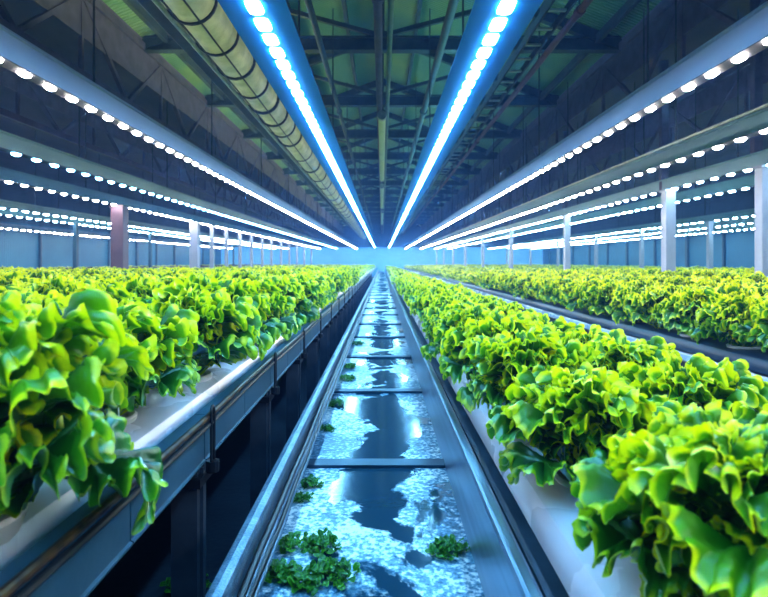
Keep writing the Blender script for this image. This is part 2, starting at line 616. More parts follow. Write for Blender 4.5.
# lattice girders on both sides of the roof
def girder(x, z0, z1, label, y0=HY0, y1=HY1, step=1.1):
    root = empty('lattice_girder', (x, 0, z0), label, 'girder', 'lattice girders along the hall')
    h = z1 - z0
    MB().box(-0.05, 0.05, y0, y1, -0.05, 0.05).build('bottom_chord', M['dark_purple'], root)
    MB().box(-0.05, 0.05, y0, y1, h - 0.1, h).build('top_chord', M['dark_purple'], root)
    w = MB()
    y, k = y0 + 0.2, 0
    while y + step < y1:
        a, bb = ((y, 0.03), (y + step, h - 0.08)) if k % 2 == 0 else ((y, h - 0.08), (y + step, 0.03))
        w.add(*barx(a, bb, 0.05))
        if k % 2:
            w.box(-0.02, 0.02, y - 0.02, y + 0.02, 0.03, h - 0.06)
        y += step
        k += 1
    w.build('web', M['dark_purple'], root)
    MB().box(-0.012, 0.012, y0, y1, h * 0.45, h - 0.1).build('backing_sheet', M['dark_purple'], root)


def barx(a, b, w):
    (y0, z0), (y1, z1) = a, b
    L = math.hypot(y1 - y0, z1 - z0)
    ny, nz = -(z1 - z0) / L * w / 2, (y1 - y0) / L * w / 2
    v = []
    for x in (-0.025, 0.025):
        v += [(x, y0 + ny, z0 + nz), (x, y0 - ny, z0 - nz), (x, y1 - ny, z1 - nz), (x, y1 + ny, z1 + nz)]
    return v, [(0, 1, 2, 3), (7, 6, 5, 4), (0, 4, 5, 1), (1, 5, 6, 2), (2, 6, 7, 3), (3, 7, 4, 0)]


girder(-GX, Z(2.1), Z(3.1), 'dark lattice girder above the left row of white lamps')
girder(GX, Z(2.1), Z(3.1), 'dark lattice girder above the right row of white lamps')
girder(-5.6, Z(2.2), Z(3.1), 'dark lattice girder further out over the left rows')
girder(5.6, Z(2.2), Z(3.1), 'dark lattice girder further out over the right rows')

# pipes and services under the roof


def pipe(name, x, z, r, mat, label, cat='pipe', y0=HY0, y1=HY1):
    root = empty(name, (x, 0, z), label, cat)
    MB().tube([(0, y0, 0), (0, y1, 0)], r, 12).build('pipe_run', mat, root, True)
    for i in range(9):
        y = 5.0 + 5.4 * i
        if y < y1:
            MB().tube([(0, y - 0.04, 0), (0, y + 0.04, 0)], r * 1.35, 12).build('coupling', mat, root, True)
            MB().tube([(0, y, r), (0, y, Z(3.0) - z)], 0.008, 6).build('hanger_rod', M['dark'], root)
    return root


pipe('conduit', -0.82, Z(2.9), 0.04, M['dark'], 'thin dark conduit left of the ridge line')
pipe('conduit', 0.80, Z(2.9), 0.055, M['dark'], 'thick dark conduit right of the ridge line')
pipe('conduit', -0.04, Z(2.45), 0.045, M['dark_purple'], 'purple grey conduit hanging along the middle of the roof')
pipe('conduit', 0.085, Z(2.46), 0.03, surf('dull_green_pipe', (0.12, 0.19, 0.14), None, 0.4, 0.2), 'green pipe hanging beside the middle conduit')
pipe('conduit', 2.72, Z(1.11), 0.012, M['galv'], 'thin pale conduit between the first two lamp strips on the right')
pipe('sprinkler_pipe', 1.83, Z(2.32), 0.035, M['red_pipe'], 'dull red sprinkler pipe under the right roof slope')
for i, (y0, y1, lab) in enumerate(((8.6, 15.2, 'nearest unlit pale green tube lamp under the middle conduit'), (16.6, 23, 'second unlit pale tube lamp along the middle conduit'), (25, 33, 'furthest unlit pale tube lamp along the middle conduit'))):
    r = empty('tube_lamp', (0, (y0 + y1) / 2, Z(2.33)), lab, 'lamp', 'unlit tube lamps along the ridge')
    h = (y1 - y0) / 2
    MB().tube([(0, -h, 0), (0, h, 0)], 0.06, 12).build('tube', M['tube'], r, True)
    for s in (-1, 1):
        MB().tube([(0, s * h - 0.05, 0), (0, s * h + 0.05, 0)], 0.075, 12).build('end_cap', M['galv'], r, True)
        MB().tube([(0.015, s * h * 0.7, 0.05), (0.015, s * h * 0.7, 0.085)], 0.01, 6).build('hanger_rod', M['dark'], r)

# ribbed duct and the tray beside it
DX, DZ, DR = -1.45, Z(2.0), 0.19
root = empty('air_duct', (DX, 0, DZ), 'yellowish ribbed flexible air duct hanging left of the aisle', 'duct')
pts, rs = [], []
y = -1.0
k = 0
while y < 44:
    pts.append((0, y, 0.0))
    rs.append(DR - (0.016 if k % 2 else 0) + random.uniform(-0.006, 0.006))
    step = 0.075 if y < 10 else (0.2 if y < 20 else 0.6)
    y += step
    k += 1
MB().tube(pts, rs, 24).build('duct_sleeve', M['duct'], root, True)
k = 0
y = 1.0
while y < 44:
    MB().tube([(0, y - 0.014, 0), (0, y + 0.014, 0)], DR + 0.012, 24).build('strap', M['strap'], root, True)
    MB().tube([(0, y, DR), (0, y, 1.1)], 0.006, 5).build('hanger_wire', M['dark'], root)
    y += 0.62 if y < 8 else 1.24
    k += 1
MB().tube([(0.07, -1, -DR * 0.93), (0.07, 44, -DR * 0.93)], 0.008, 6).build('seam_cord', M['strap'], root)
MB().tube([(-0.09, -1, -DR * 0.9), (-0.09, 44, -DR * 0.9)], 0.008, 6).build('seam_cord', M['strap'], root)

root = empty('cable_tray', (-1.78, 0, Z(2.02)), 'galvanised cable tray with bright edge beside the yellowish duct', 'tray')
MB().prism([(-0.05, -0.06), (0.06, -0.06), (0.06, 0.02), (0.05, 0.02), (0.05, -0.05), (-0.04, -0.05), (-0.04, 0.02), (-0.05, 0.02)], -1, 44).build('tray_channel', M['dark'], root)
MB().tube([(0.085, -1, -0.06), (0.085, 44, -0.06)], 0.024, 8).build('edge_tube', M['galv'], root, True)
MB().tube([(-0.066, -1, -0.03), (-0.066, 44, -0.03)], 0.014, 8).build('cable', M['black'], root, True)
for i in range(16):
    MB().tube([(0.0, 1.4 + i * 2.7, -0.05), (0.0, 1.4 + i * 2.7, 1.5)], 0.008, 6).build('hanger_rod', M['dark'], root)

root = empty('cable_ladder', (1.62, 0, Z(2.35)), 'dark cable ladder hanging beside the red sprinkler pipe', 'tray')
for s in (-1, 1):
    MB().box(s * 0.1 - 0.01, s * 0.1 + 0.01, 4, 44, -0.04, 0.04).build('side_rail', M['dark'], root)
w = MB()
for i in range(100):
    w.box(-0.09, 0.09, 4.2 + i * 0.4, 4.24 + i * 0.4, -0.02, 0.0)
w.build('rungs', M['galv'], root)['kind'] = 'stuff'

# ------------------------------------------------------------------ lamp strips


def pill(w, l, h):
    """a lens under the lamp: rounded rectangle swelling downwards"""
    m = MB()
    rings = [(1.0, 0.0), (0.92, -0.6), (0.6, -1.0)]
    n = 12
    v = []
    for sc, dz in rings:
        for k in range(n):
            a = 2 * PI * k / n
            cx, cy = math.cos(a), math.sin(a)
            ex = math.copysign(abs(cx) ** 0.45, cx)
            ey = math.copysign(abs(cy) ** 0.45, cy)
            v.append((ex * w / 2 * sc, ey * l / 2 * sc, dz * h))
    f = []
    for r in range(len(rings) - 1):
        for k in range(n):
            f.append((r * n + k, (r + 1) * n + k, (r + 1) * n + (k + 1) % n, r * n + (k + 1) % n))
    f.append(tuple(range((len(rings) - 1) * n, len(rings) * n))[::-1])
    m.add(v, f)
    return m


def lamp_strip(x, z, mat, hmat, step, size, label, wide=0.1, tall=0.16, y0=Y0, y1=Y1 - 1.0, parts=100, rods=True, group='long lamp strips over the rows'):
    root = empty('lamp_strip', (x, 0, Z(z)), label, 'lamp', group)
    h = MB()
    a = wide / 2
    s = 1 if x > 0 else -1
    if tall > 0.1:   # deep casing, its aisle side sloping outwards below
        prof = [(-a, 0.0), (a, 0.0), (a, tall * 0.9), (a * 0.6, tall), (-a - 0.012, tall), (-a - 0.012, tall - 0.014), (-a, tall - 0.02)]
        if s < 0:
            prof = [(-px, pz) for px, pz in prof][::-1]
    else:            # shallow wide panel, added to imitate the blue halo
        prof = [(-a, 0.0), (a, 0.0), (a, 0.01), (a * 0.5, tall), (-a * 0.5, tall), (-a, 0.01)]
    h.prism(prof, y0, y1).build('casing', hmat, root)
    if tall > 0.1:
        MB().box(-a * 0.96, a * 0.96, y0, y1, -0.005, 0.0).build('led_board', M['board'], root)
    lens = pill(*size)
    me = lens.mesh('lens', mat, True)
    yv = max(0.5, F * (abs(x) - 0.1) / 400.0)         # first lens that comes into view
    if z > 0:
        yv = max(yv, F * z / 275.0)
    ny = int((yv - 0.5 - y0) / step)
    far = MB()
    total = int((y1 - y0 - 0.2) / step)
    for i in range(total):
        y = y0 + 0.1 + i * step
        if ny <= i < ny + parts:
            o = bpy.data.objects.new('lens', me)
            COL.objects.link(o)
            o.parent = root
            o.location = (0, y, -0.004 if tall > 0.1 else 0)
        else:
            far.add([(p[0], p[1] + y, p[2] - (0.004 if tall > 0.1 else 0)) for p in lens.v], lens.f)
    if far.n:
        far.build('lens_row', mat, root)['kind'] = 'stuff'
    if rods:
        for i in range(9):
            MB().tube([(0, 1.2 + i * 2.7, tall - 0.02), (0, 1.2 + i * 2.7, min(2.0, 3.1 - z))], 0.008, 6).build('hanger_rod', M['dark'], root)
    return root


lamp_strip(-0.60, 1.20, M['led_blue'], M['halo_housing'], 0.185, (0.074, 0.140, 0.014), 'blue white lamp strip hanging above the left edge of the aisle', 0.31, 0.05)
lamp_strip(0.585, 1.20, M['led_blue'], M['halo_housing'], 0.185, (0.074, 0.140, 0.014), 'blue white lamp strip hanging above the right edge of the aisle', 0.31, 0.05)
PW = (0.046, 0.082, 0.018)
lamp_strip(-2.08, 1.10, M['led_white'], M['housing'], 0.24, PW, 'warm white lamp strip nearest the aisle on the left')
lamp_strip(1.92, 1.10, M['led_white'], M['housing'], 0.24, PW, 'warm white lamp strip nearest the aisle on the right')
PF = (0.056, 0.10, 0.02)
lamp_strip(3.2, 1.10, M['led_white'], M['housing_teal'], 0.32, PF, 'white lamp strip second out from the aisle on the right')
lamp_strip(4.35, 1.10, M['led_teal'], M['housing_teal'], 0.32, PF, 'cyan lamp strip resting on the pale posts on the right')
lamp_strip(5.4, 1.10, M['led_teal'], M['housing_teal'], 0.31, PF, 'cyan lamp strip just behind the pale posts on the right')
lamp_strip(-3.7, 1.10, M['led_blue'], M['housing_teal'], 0.32, PF, 'blue tinted lamp strip second out from the aisle on the left')
lamp_strip(-5.1, 1.10, M['led_white'], M['housing'], 0.32, PF, 'white lamp strip over the row of posts on the left')
for x, lab in ((-7.7, 'first distant cyan lamp strip beyond the left posts'), (-8.8, 'second distant cyan lamp strip beyond the left posts'), (8.8, 'first distant cyan lamp strip beyond the right posts'), (10.4, 'second distant cyan lamp strip beyond the right posts'), (12.2, 'third distant cyan lamp strip along the right wall')):
    lamp_strip(x, 1.10, M['led_teal'], M['housing_teal'], 0.36, (0.07, 0.13, 0.022), lab, y0=4.0, parts=70)
lamp_strip(-12.3, 1.10, M['led_white'], M['housing'], 0.36, (0.07, 0.13, 0.022), 'distant white lamp strip along the left wall', y0=4.0, parts=70)

# posts carrying the lamp strips


POSTS = []


def post(x, y, w, top, mat, label, group, upper=False):
    r = empty('support_post', (x, y, 0), label, 'post', group)
    POSTS.append((x, y))
    h = w / 2
    MB().box(-h, h, -h, h, 0, top).build('shaft', mat, r, bevel=0.008)
    MB().box(-h - 0.05, h + 0.05, -h - 0.05, h + 0.05, 0, 0.02).build('base_plate', mat, r)
    MB().box(-h - 0.02, h + 0.02, -h - 0.02, h + 0.02, top - 0.03, top).build('cap_plate', mat, r)
    if upper:
        MB().box(-h * 0.7, h * 0.7, h + 0.02, h + 0.1, top, CZ).build('upper_shaft', M['dark_purple'], r)
    return r


TOP = Z(1.095)
gp = 'pale posts under the right lamp strips'
post(4.35, 6.15, 0.13, TOP, M['post'], 'pale post nearest on the right, cut by the edge of the picture', gp, True)
for i, y in enumerate((8.2, 12.7, 18.2, 23.3, 28.2, 33, 38, 43)):
    lab = ['tall pale post standing out of the lettuce rows right', 'second pale post back in the right row, white and slim'][i] if i < 2 else f'slim pale post, {ORD[i]} back in the right row of posts'
    post(4.35, y, 0.15 if i == 0 else 0.13, TOP, M['post'], lab, gp, True)
for i, y in enumerate((14.5, 18.3, 22.2, 27, 32, 38)):
    post(8.8, y, 0.12, TOP, M['post'], f'distant thin post, {ORD[i]} along the far right lamp strips', 'distant posts on the right')
gl = 'posts under the left lamp strips'
post(-5.1, 10.5, 0.24, TOP, M['post_dark'], 'dark brown post rising from the left lettuce rows', gl)
for i, y in enumerate((14.7, 16.2, 17.7, 19.4, 21.1, 23.0, 24.9, 27.3, 29.7, 32.4, 35.4, 39)):
    lab = 'broad pale post behind the dark brown post on the left' if i == 0 else f'slim pale post, {ORD[i]} back in the left row of posts'
    post(-5.1, y, 0.22 if i == 0 else 0.11, TOP, M['post'], lab, gl)
for i, y in enumerate((15.5, 20.5, 26, 32)):
    post(-8.8, y, 0.1, TOP, M['mullion'], f'dark distant post, {ORD[i]} along the far left lamp strips', 'distant posts on the left')

# ------------------------------------------------------------------ wet channel in the middle
CF = Z(-0.80)
XL, XR = -0.30, 0.246
root = empty('water_channel', (0, 0, 0), 'wet shallow metal channel with crossbars running down the middle', 'channel')
panel0 = None
PITCH, FIRST = 1.2, 2.13
edges = [FIRST + PITCH * k for k in range(-3, 37)]
for a, bb in zip(edges[:-1], edges[1:]):
    MB().box(XL, XR, a + 0.03, bb - 0.03, CF - 0.02, CF).build('floor_panel', M['wet'], root)
cb = MB().prism([(XL, -0.02), (XR, -0.02), (XR, 0.012), (XL, 0.012)], -0.035, 0.035).mesh('cross_bar', M['bar'])
for a in edges[1:-1]:
    o = bpy.data.objects.new('cross_bar', cb)
    COL.objects.link(o)
    o.parent = root
    o.location = (0, a, CF)
yE0, yE1 = edges[0], edges[-1]
# left rail: wide lip, stepped inner face
MB().prism([(XL, CF - 0.04), (XL, CF + 0.03), (XL - 0.004, CF + 0.035), (XL - 0.004, CF + 0.13), (XL + 0.002, CF + 0.14), (XL + 0.002, CF + 0.16), (XL - 0.002, CF + 0.17),
            (XL - 0.018, CF + 0.174), (XL - 0.034, CF + 0.17), (XL - 0.036, CF + 0.15), (XL - 0.036, CF - 0.04)], yE0, yE1).build('left_rail', M['steel_blue'], root, bevel=0.002)
for k, dz in enumerate((0.115, 0.088, 0.06, 0.034)):
    pts = []
    y = yE0
    while y < yE1:
        pts.append((XL + 0.010 + random.uniform(-0.002, 0.003), y, CF + dz + random.uniform(-0.004, 0.004)))
        y += 0.25 if y < 6 else 1.5
    MB().tube(pts, 0.0095 - 0.001 * k, 8).build('cable', M['black'] if k % 2 == 0 else M['steel_blue'], root, True)
# right rail: tall stainless wall with rolled lip
RT = Z(-0.576)
MB().prism([(XR, CF - 0.04), (XR, RT - 0.012), (XR + 0.003, RT - 0.002), (XR + 0.010, RT), (XR + 0.027, RT), (XR + 0.033, RT - 0.003), (XR + 0.035, RT - 0.012), (XR + 0.035, CF - 0.04)], yE0, yE1).build('right_rail', M['steel'], root)
trest = MB()
for i in range(40):
    y = edges[i] if i < len(edges) else 0
    trest.box(-0.22, -0.16, y - 0.03, y + 0.03, 0, CF - 0.02).box(0.12, 0.18, y - 0.03, y + 0.03, 0, CF - 0.02)
# feet under the channel, each its own part
ft = MB().box(-0.03, 0.03, -0.03, 0.03, 0, CF - 0.02).mesh('foot', M['leg'])
for a in edges[2:14:2]:
    for x in (-0.2, 0.15):
        o = bpy.data.objects.new('foot', ft)
        COL.objects.link(o)
        o.parent = root
        o.location = (x, a, 0)

# ------------------------------------------------------------------ growing beds
GL, GR = Z(-0.405), Z(-0.505)      # tops of the gutters left and right


def gutter(x, top, w, label, mat='gutter'):
    """white growing gutter with rounded shoulders"""
    h = w / 2
    prof = [(-h, -0.075), (-h, -0.055), (-h * 0.97, -0.030), (-h * 0.88, -0.010), (-h * 0.72, -0.001), (-h * 0.4, 0.004), (0, 0.005)]
    prof = prof + [(-a, bz) for a, bz in prof[-2::-1]]
    r = empty('growing_gutter', (x, 0, top), label, 'gutter', 'white growing gutters')
    MB().prism(prof, Y0, Y1).build('trough', M[mat], r, True)
    MB().box(-h * 0.95, h * 0.95, Y0 - 0.012, Y0, -0.075, 0.0).build('end_cap', M['plug'], r)
    return r


ROWS = []   # x, gutter top, gutter width, label words


def bed_frame(x0, x1, top, label, gap=None):
    """dark sheet, side beams and legs under a bed of gutters"""
    r = empty('bed_frame', (0, 0, 0), label, 'bed frame', 'bed frames')
    spans = [(x0, x1)] if gap is None else [(x0, gap - 0.16), (gap + 0.16, x1)]   # the sheets leave a slot for the posts
    for a, e in spans:
        MB().box(a + 0.01, e - 0.01, Y0, Y1, top - 0.13, top - 0.09).build('base_sheet', M['leg'], r)
    return r


# left bed, the one whose beam faces the aisle
fl = bed_frame(-1.55, -0.48, GL, 'grey blue bed frame with long side beam left of the channel')
bm = MB()
SEG = 0.435
y = 0.61 - 6 * SEG
while y < Y1:
    e = min(y + SEG - 0.004, Y1)
    bm.prism([(-0.515, Z(-0.545)), (-0.480, Z(-0.545)), (-0.480, Z(-0.541)), (-0.486, Z(-0.538)), (-0.486, Z(-0.430)), (-0.480, Z(-0.427)), (-0.480, Z(-0.418)), (-0.515, Z(-0.418))], y, e)
    y += SEG
bm.build('side_beam', M['beam'], fl)
lg = MB()
lg.box(-0.035, 0.035, -0.035, 0.035, 0, Z(-0.545)).box(0.026, 0.044, -0.012, 0.012, 0.0, Z(-0.56))
lgm = lg.mesh('leg', M['leg'])
brk = MB().box(-0.05, 0.05, -0.055, 0.055, Z(-0.60), Z(-0.575)).mesh('bracket', M['black'])
for i in range(30):
    y = 1.48 - 0.87 + 0.87 * i
    o = bpy.data.objects.new('leg', lgm)
    COL.objects.link(o)
    o.parent = fl
    o.location = (-0.53, y, 0)
    q = bpy.data.objects.new('bracket', brk)
    COL.objects.link(q)
    q.parent = o
# cross braces under the bed
for i in range(12):
    y = 0.61 + 0.87 * i
    MB().box(-1.5, -0.56, y - 0.02, y + 0.02, Z(-0.60), Z(-0.56)).build('cross_member', M['leg'], fl)
MB().box(-1.56, -1.5, Y0, Y1, Z(-0.56), Z(-0.47)).build('rear_beam', M['beam'], fl)

# hose along the top of that beam with its loops
hs = empty('irrigation_hose', (-0.474, 0, Z(-0.418)), 'black irrigation hose with painted copper highlight, clipped along the left side beam', 'hose')
pts = []
y = Y0
while y <= Y1:
    pts.append((0.0, y, 0.004 * math.sin(y * 3.6)))
    y += 0.2 if y < 8 else 1.0
MB().tube(pts, 0.0085, 10).build('hose_run', M['hose'], hs, True)
MB().tube([(p[0] + 0.004, p[1], p[2] - 0.02) for p in pts], 0.007, 8).build('cable', M['black'], hs, True)
for i in range(24):
    y = 1.48 - 0.87 + 0.87 * i
    loop = []
    for k in range(13):
        a = PI * k / 12
        loop.append((0.010, y + 0.012 * math.cos(a), 0.006 + 0.018 * math.sin(a)))
    loop = [(0.010, y + 0.012, -0.13)] + loop + [(0.010, y - 0.012, -0.13)]
    cl = MB().tube(loop, 0.0042, 8).build('hose_clip', M['black'], hs, True)
    MB().tube([(0.010, y, -0.155), (0.010, y, -0.125)], 0.018, 10).build('clip_joint', M['black'], cl, True)

fr = bed_frame(0.30, 1.12, GR - 0.04, 'dark bed frame under the lettuce rows right of the channel')
MB().prism([(0.287, Z(-0.70)), (0.300, Z(-0.70)), (0.300, Z(-0.585)), (0.287, Z(-0.585))], Y0, Y1).build('side_beam', M['leg'], fr)
MB().box(1.10, 1.13, Y0, Y1, Z(-0.66), Z(-0.56)).build('rear_beam', M['beam'], fr)
for i in range(10):
    for x in (0.36, 1.06):
        MB().box(x - 0.03, x + 0.03, 0.9 + 1.2 * i - 0.03, 0.9 + 1.2 * i + 0.03, 0, Z(-0.65)).build('leg', M['leg'], fr)

fo = bed_frame(1.70, 7.2, Z(-0.475), 'wide bed frame with white edge carrying the outer right rows', 4.35)
MB().prism([(1.672, Z(-0.545)), (1.70, Z(-0.545)), (1.70, Z(-0.512)), (1.696, Z(-0.508)), (1.676, Z(-0.508)), (1.672, Z(-0.512))], Y0, Y1).build('edge_rail', M['gutter'], fo)
for i in range(8):
    MB().box(1.72, 1.78, 2.0 + 1.6 * i - 0.03, 2.0 + 1.6 * i + 0.03, 0, Z(-0.63)).build('leg', M['leg'], fo)
fo2 = bed_frame(7.3, 13.2, Z(-0.42), 'furthest bed frame on the right under the distant rows', 8.8)
for i in range(6):
    MB().box(7.4, 7.46, 9.0 + 3 * i - 0.03, 9.0 + 3 * i + 0.03, 0, Z(-0.55)).build('leg', M['leg'], fo2)
fl2 = bed_frame(-7.4, -1.66, GL, 'wide bed frame carrying the outer left rows', -5.1)
for i in range(8):
    MB().box(-1.78, -1.72, 2.0 + 1.6 * i - 0.03, 2.0 + 1.6 * i + 0.03, 0, Z(-0.53)).build('leg', M['leg'], fl2)
fl3 = bed_frame(-13.2, -7.5, GL, 'furthest bed frame on the left under the distant rows', -8.8)
for i in range(6):
    MB().box(-7.66, -7.6, 9.0 + 3 * i - 0.03, 9.0 + 3 * i + 0.03, 0, Z(-0.53)).build('leg', M['leg'], fl3)

row_words = {}
left_x = [-0.70, -1.24] + [-1.85 - 0.5 * k for k in range(22)]
right_x = [0.475, 0.82] + [2.00 + 0.5 * k for k in range(22)]
names_left = ['row along left channel edge', 'second row left of channel'] + [f'{ORD[k + 2]} row left of channel' for k in range(18)]
names_right = ['row along right channel edge', 'second row right of channel'] + [f'{ORD[k + 2]} row right of channel' for k in range(18)]
for i, x in enumerate(left_x):
    ROWS.append((x, GL, names_left[i] if i < 20 else 'far out on the left', i))
for i, x in enumerate(right_x):
    top = GR if i == 0 else (Z(-0.53) if i == 1 else (Z(-0.475) if i < 4 else (Z(-0.44) if i < 6 else Z(-0.40))))
    ROWS.append((x, top, names_right[i] if i < 20 else 'far out on the right', i))
for x, top, words_, i in ROWS:
    if i < 4:
        gutter(x, top, 0.30 if i < 2 else 0.26, ('dark' if i > 1 else 'white') + ' growing gutter under the lettuces, ' + words_, 'beam_dark' if i > 1 else 'gutter')


# ------------------------------------------------------------------ lettuces
def leaf_grid(L, spread, nr, nphi, th0, curl, az, base_r, ruffle, waves, cup, seed, lift=0.0, twist=0.0, tone=0.0):
    """one frilly leaf as a fan: returns verts, rim attribute, faces"""
    rg = np.random.default_rng(seed)
    u = np.linspace(0, 1, nr) ** 0.8
    U, Q = np.meshgrid(u, np.linspace(-1, 1, nphi), indexing='ij')
    ph1, ph2, ph3 = rg.uniform(0, 2 * PI, 3)
    q = Q
    W = L * 0.47 * spread                     # half width of the blade

    def sst(a, b_, k=None):
        k = np.clip(((U if k is None else k) - a) / (b_ - a), 0, 1)
        return k * k * (3 - 2 * k)

    # the outline runs from the foot up one side, round the tip and down the other
    sb = (1 + np.cos(PI * q)) / 2
    lobes = 1 + 0.09 * np.sin(6.1 * q + ph1) + 0.07 * np.sin(13 * q + ph2)
    fade = sst(0.06, 0.42, sb)
    xb = W * np.sin(PI * q) * (0.22 + 0.78 * sb ** 0.75) * (1 + (lobes - 1) * fade)
    yb = L * sb * (1 + 0.5 * (lobes - 1) * fade)
    yc = L * (0.42 + 0.42 * (sb - 0.42))
    ox, oy = xb, yb - yc
    xl = U * ox
    yl = yc + U * oy
    on = np.sqrt(ox ** 2 + oy ** 2) + 1e-6
    ox, oy = ox / on, oy / on
    e = U
    fine = nphi > 200
    am = (0.75 + 0.4 * np.sin(7.1 * q + ph3)) * fade
    wa = waves * 1.5 * q * PI + 0.9 * np.sin(2.3 * q + ph2)
    wb = waves * 5.3 * q * PI + 2.4 * np.sin(5 * q + ph1) + ph3
    wc = waves * 12.6 * q * PI + 3.1 * np.sin(9 * q + ph2)
    A1, A2, A3 = 0.021 * sst(0.1, 1.0), 0.0125 * sst(0.45, 1.0), (0.0055 * sst(0.70, 1.0) if fine else 0)
    n = ruffle * (fade * A1 * np.sin(wa) + am * A2 * np.sin(wb) + am * A3 * np.sin(wc))
    push = ruffle * am * (0.6 * A2 * np.cos(wb + 0.4) + 0.9 * A3 * np.cos(wc))
    slide = ruffle * am * (0.45 * A2 * np.sin(2 * wb + 1.1) + 0.5 * A3 * np.sin(wc + 1.2))
    xl = xl + push * ox - slide * oy
    yl = yl + push * oy + slide * ox
    n = n - 0.018 * ruffle * sst(0.72, 1.0) * (0.6 + 0.6 * np.sin(6 * q + ph1)) * fade
    n = n + cup * xl ** 2 / max(L, 1e-3)
    # blisters between the veins, veins sunk
    n = n + 0.006 * np.sin(PI * 16 * q + ph1) * np.sin(PI * U) ** 0.7 * (0.4 + 0.6 * fade) * (1 if nphi > 60 else 0)
    n = n + 0.0035 * np.sin(19 * U + 31 * q + ph1) * np.sin(23 * q - 17 * U + ph2) * U
    # bend along the blade
    t = np.clip(yl / L, 0, 1.3)
    nb = 64
    tt = np.linspace(0, 1.3, nb)
    ang = th0 - curl * tt ** 1.4
    cy = np.concatenate([[0], np.cumsum(np.cos(ang[:-1]))]) * (tt[1] * L)
    cz = np.concatenate([[0], np.cumsum(np.sin(ang[:-1]))]) * (tt[1] * L)
    by = np.interp(t, tt, cy)
    bz = np.interp(t, tt, cz)
    an = np.interp(t, tt, ang)
    rad = base_r + by - n * np.sin(an)
    zz = lift + bz + n * np.cos(an)
    xx = xl + twist * rad
    ca, sa = math.cos(az), math.sin(az)
    V = np.stack([rad * ca - xx * sa, rad * sa + xx * ca, zz], -1).reshape(-1, 3)
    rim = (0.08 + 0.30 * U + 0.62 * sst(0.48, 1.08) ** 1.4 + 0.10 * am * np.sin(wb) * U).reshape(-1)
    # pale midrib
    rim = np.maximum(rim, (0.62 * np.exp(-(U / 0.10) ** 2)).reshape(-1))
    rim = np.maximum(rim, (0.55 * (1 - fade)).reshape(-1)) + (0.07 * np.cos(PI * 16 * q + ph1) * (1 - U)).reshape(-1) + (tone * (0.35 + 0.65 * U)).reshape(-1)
    idx = np.arange(nr * nphi).reshape(nr, nphi)
    Fq = np.stack([idx[:-1, :-1], idx[1:, :-1], idx[1:, 1:], idx[:-1, 1:]], -1).reshape(-1, 4)
    return V, rim, Fq


def np_mesh(name, V, rim, Fq, mat):
    me = bpy.data.meshes.new(name)
    me.vertices.add(len(V))
    me.vertices.foreach_set('co', V.astype(np.float32).ravel())
    nf = len(Fq)
    me.loops.add(nf * 4)
    me.loops.foreach_set('vertex_index', Fq.astype(np.int32).ravel())
    me.polygons.add(nf)
    me.polygons.foreach_set('loop_start', np.arange(0, nf * 4, 4, dtype=np.int32))
    me.polygons.foreach_set('use_smooth', np.ones(nf, dtype=bool))
    me.update(calc_edges=True)
    at = me.attributes.new('rim', 'FLOAT', 'POINT')
    at.data.foreach_set('value', rim.astype(np.float32))
    me.materials.append(mat)
    return me


def join(parts):
    Vs, Rs, Fs, o = [], [], [], 0
    for V, r, f in parts:
        Vs.append(V)
        Rs.append(r)
        Fs.append(f + o)
        o += len(V)
    return np.concatenate(Vs), np.concatenate(Rs), np.concatenate(Fs)


GOLD = PI * (3 - math.sqrt(5))


def head_leaves(seed, n_in, n_out, nr, nphi, waves=4.5):
    """(inner leaves, outer leaves) of a loose frilly lettuce, about 0.45 wide and 0.32 tall"""
    rg = np.random.default_rng(seed)
    inner, outer = [], []
    a0 = rg.uniform(0, 6.28)
    for i in range(n_in):
        t = i / max(1, n_in - 1)            # 0 centre .. 1 outside
        th = math.radians(96 - 30 * t + rg.uniform(-9, 9))
        L = 0.20 + 0.05 * t + rg.uniform(-0.02, 0.02)
        inner.append(leaf_grid(L, 0.92 + 0.18 * t, nr, nphi, th, 0.7 + 0.45 * t + rg.uniform(-0.15, 0.25), a0 + i * GOLD, 0.006 + 0.022 * t,
                               1.0, waves + rg.uniform(-0.6, 0.8), 0.5 - 0.4 * t, int(rg.integers(1e9)), 0.02 - 0.02 * t, rg.uniform(-0.12, 0.12), 0.20 * (1 - t) + rg.uniform(-0.06, 0.10)))
    for i in range(n_out):
        th = math.radians(50 + rg.uniform(-12, 14))
        L = 0.22 + rg.uniform(-0.03, 0.03)
        outer.append(leaf_grid(L, 1.1 + rg.uniform(-0.1, 0.15), nr, nphi, th, 1.15 + rg.uniform(-0.15, 0.5), a0 + 0.4 + i * 2 * PI / n_out + rg.uniform(-0.25, 0.25), 0.03,
                               0.9, waves + rg.uniform(-0.6, 0.8), 0.1, int(rg.integers(1e9)), 0.0, rg.uniform(-0.15, 0.15)))
    return inner, outer


# nearest kind: crown mesh, six outer leaves, stalk and cup apart
NEAR = []
for s in range(6):
    inn, out = head_leaves(100 + s, 24, 7, 15, 380)
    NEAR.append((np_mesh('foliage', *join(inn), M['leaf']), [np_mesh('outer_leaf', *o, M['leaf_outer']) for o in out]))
MID = []
for s in range(6):
    inn, out = head_leaves(200 + s, 20, 7, 9, 136)
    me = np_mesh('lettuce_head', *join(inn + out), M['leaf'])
    MID.append(me)
FAR1 = [join(sum(head_leaves(300 + s, 15, 5, 6, 27, 3.2), [])) for s in range(5)]
FAR2 = [join(sum(head_leaves(400 + s, 8, 3, 4, 9, 2.0), [])) for s in range(5)]
stalk = MB().tube([(0, 0, -0.02), (0, 0, 0.03), (0, 0, 0.07)], [0.03, 0.028, 0.016], 12).mesh('stalk', M['plug'], True)
cup_pts = MB()
prof = [(0.062, -0.02), (0.072, 0.0), (0.075, 0.010), (0.070, 0.014), (0.058, 0.010), (0.050, -0.01)]
nseg = 20
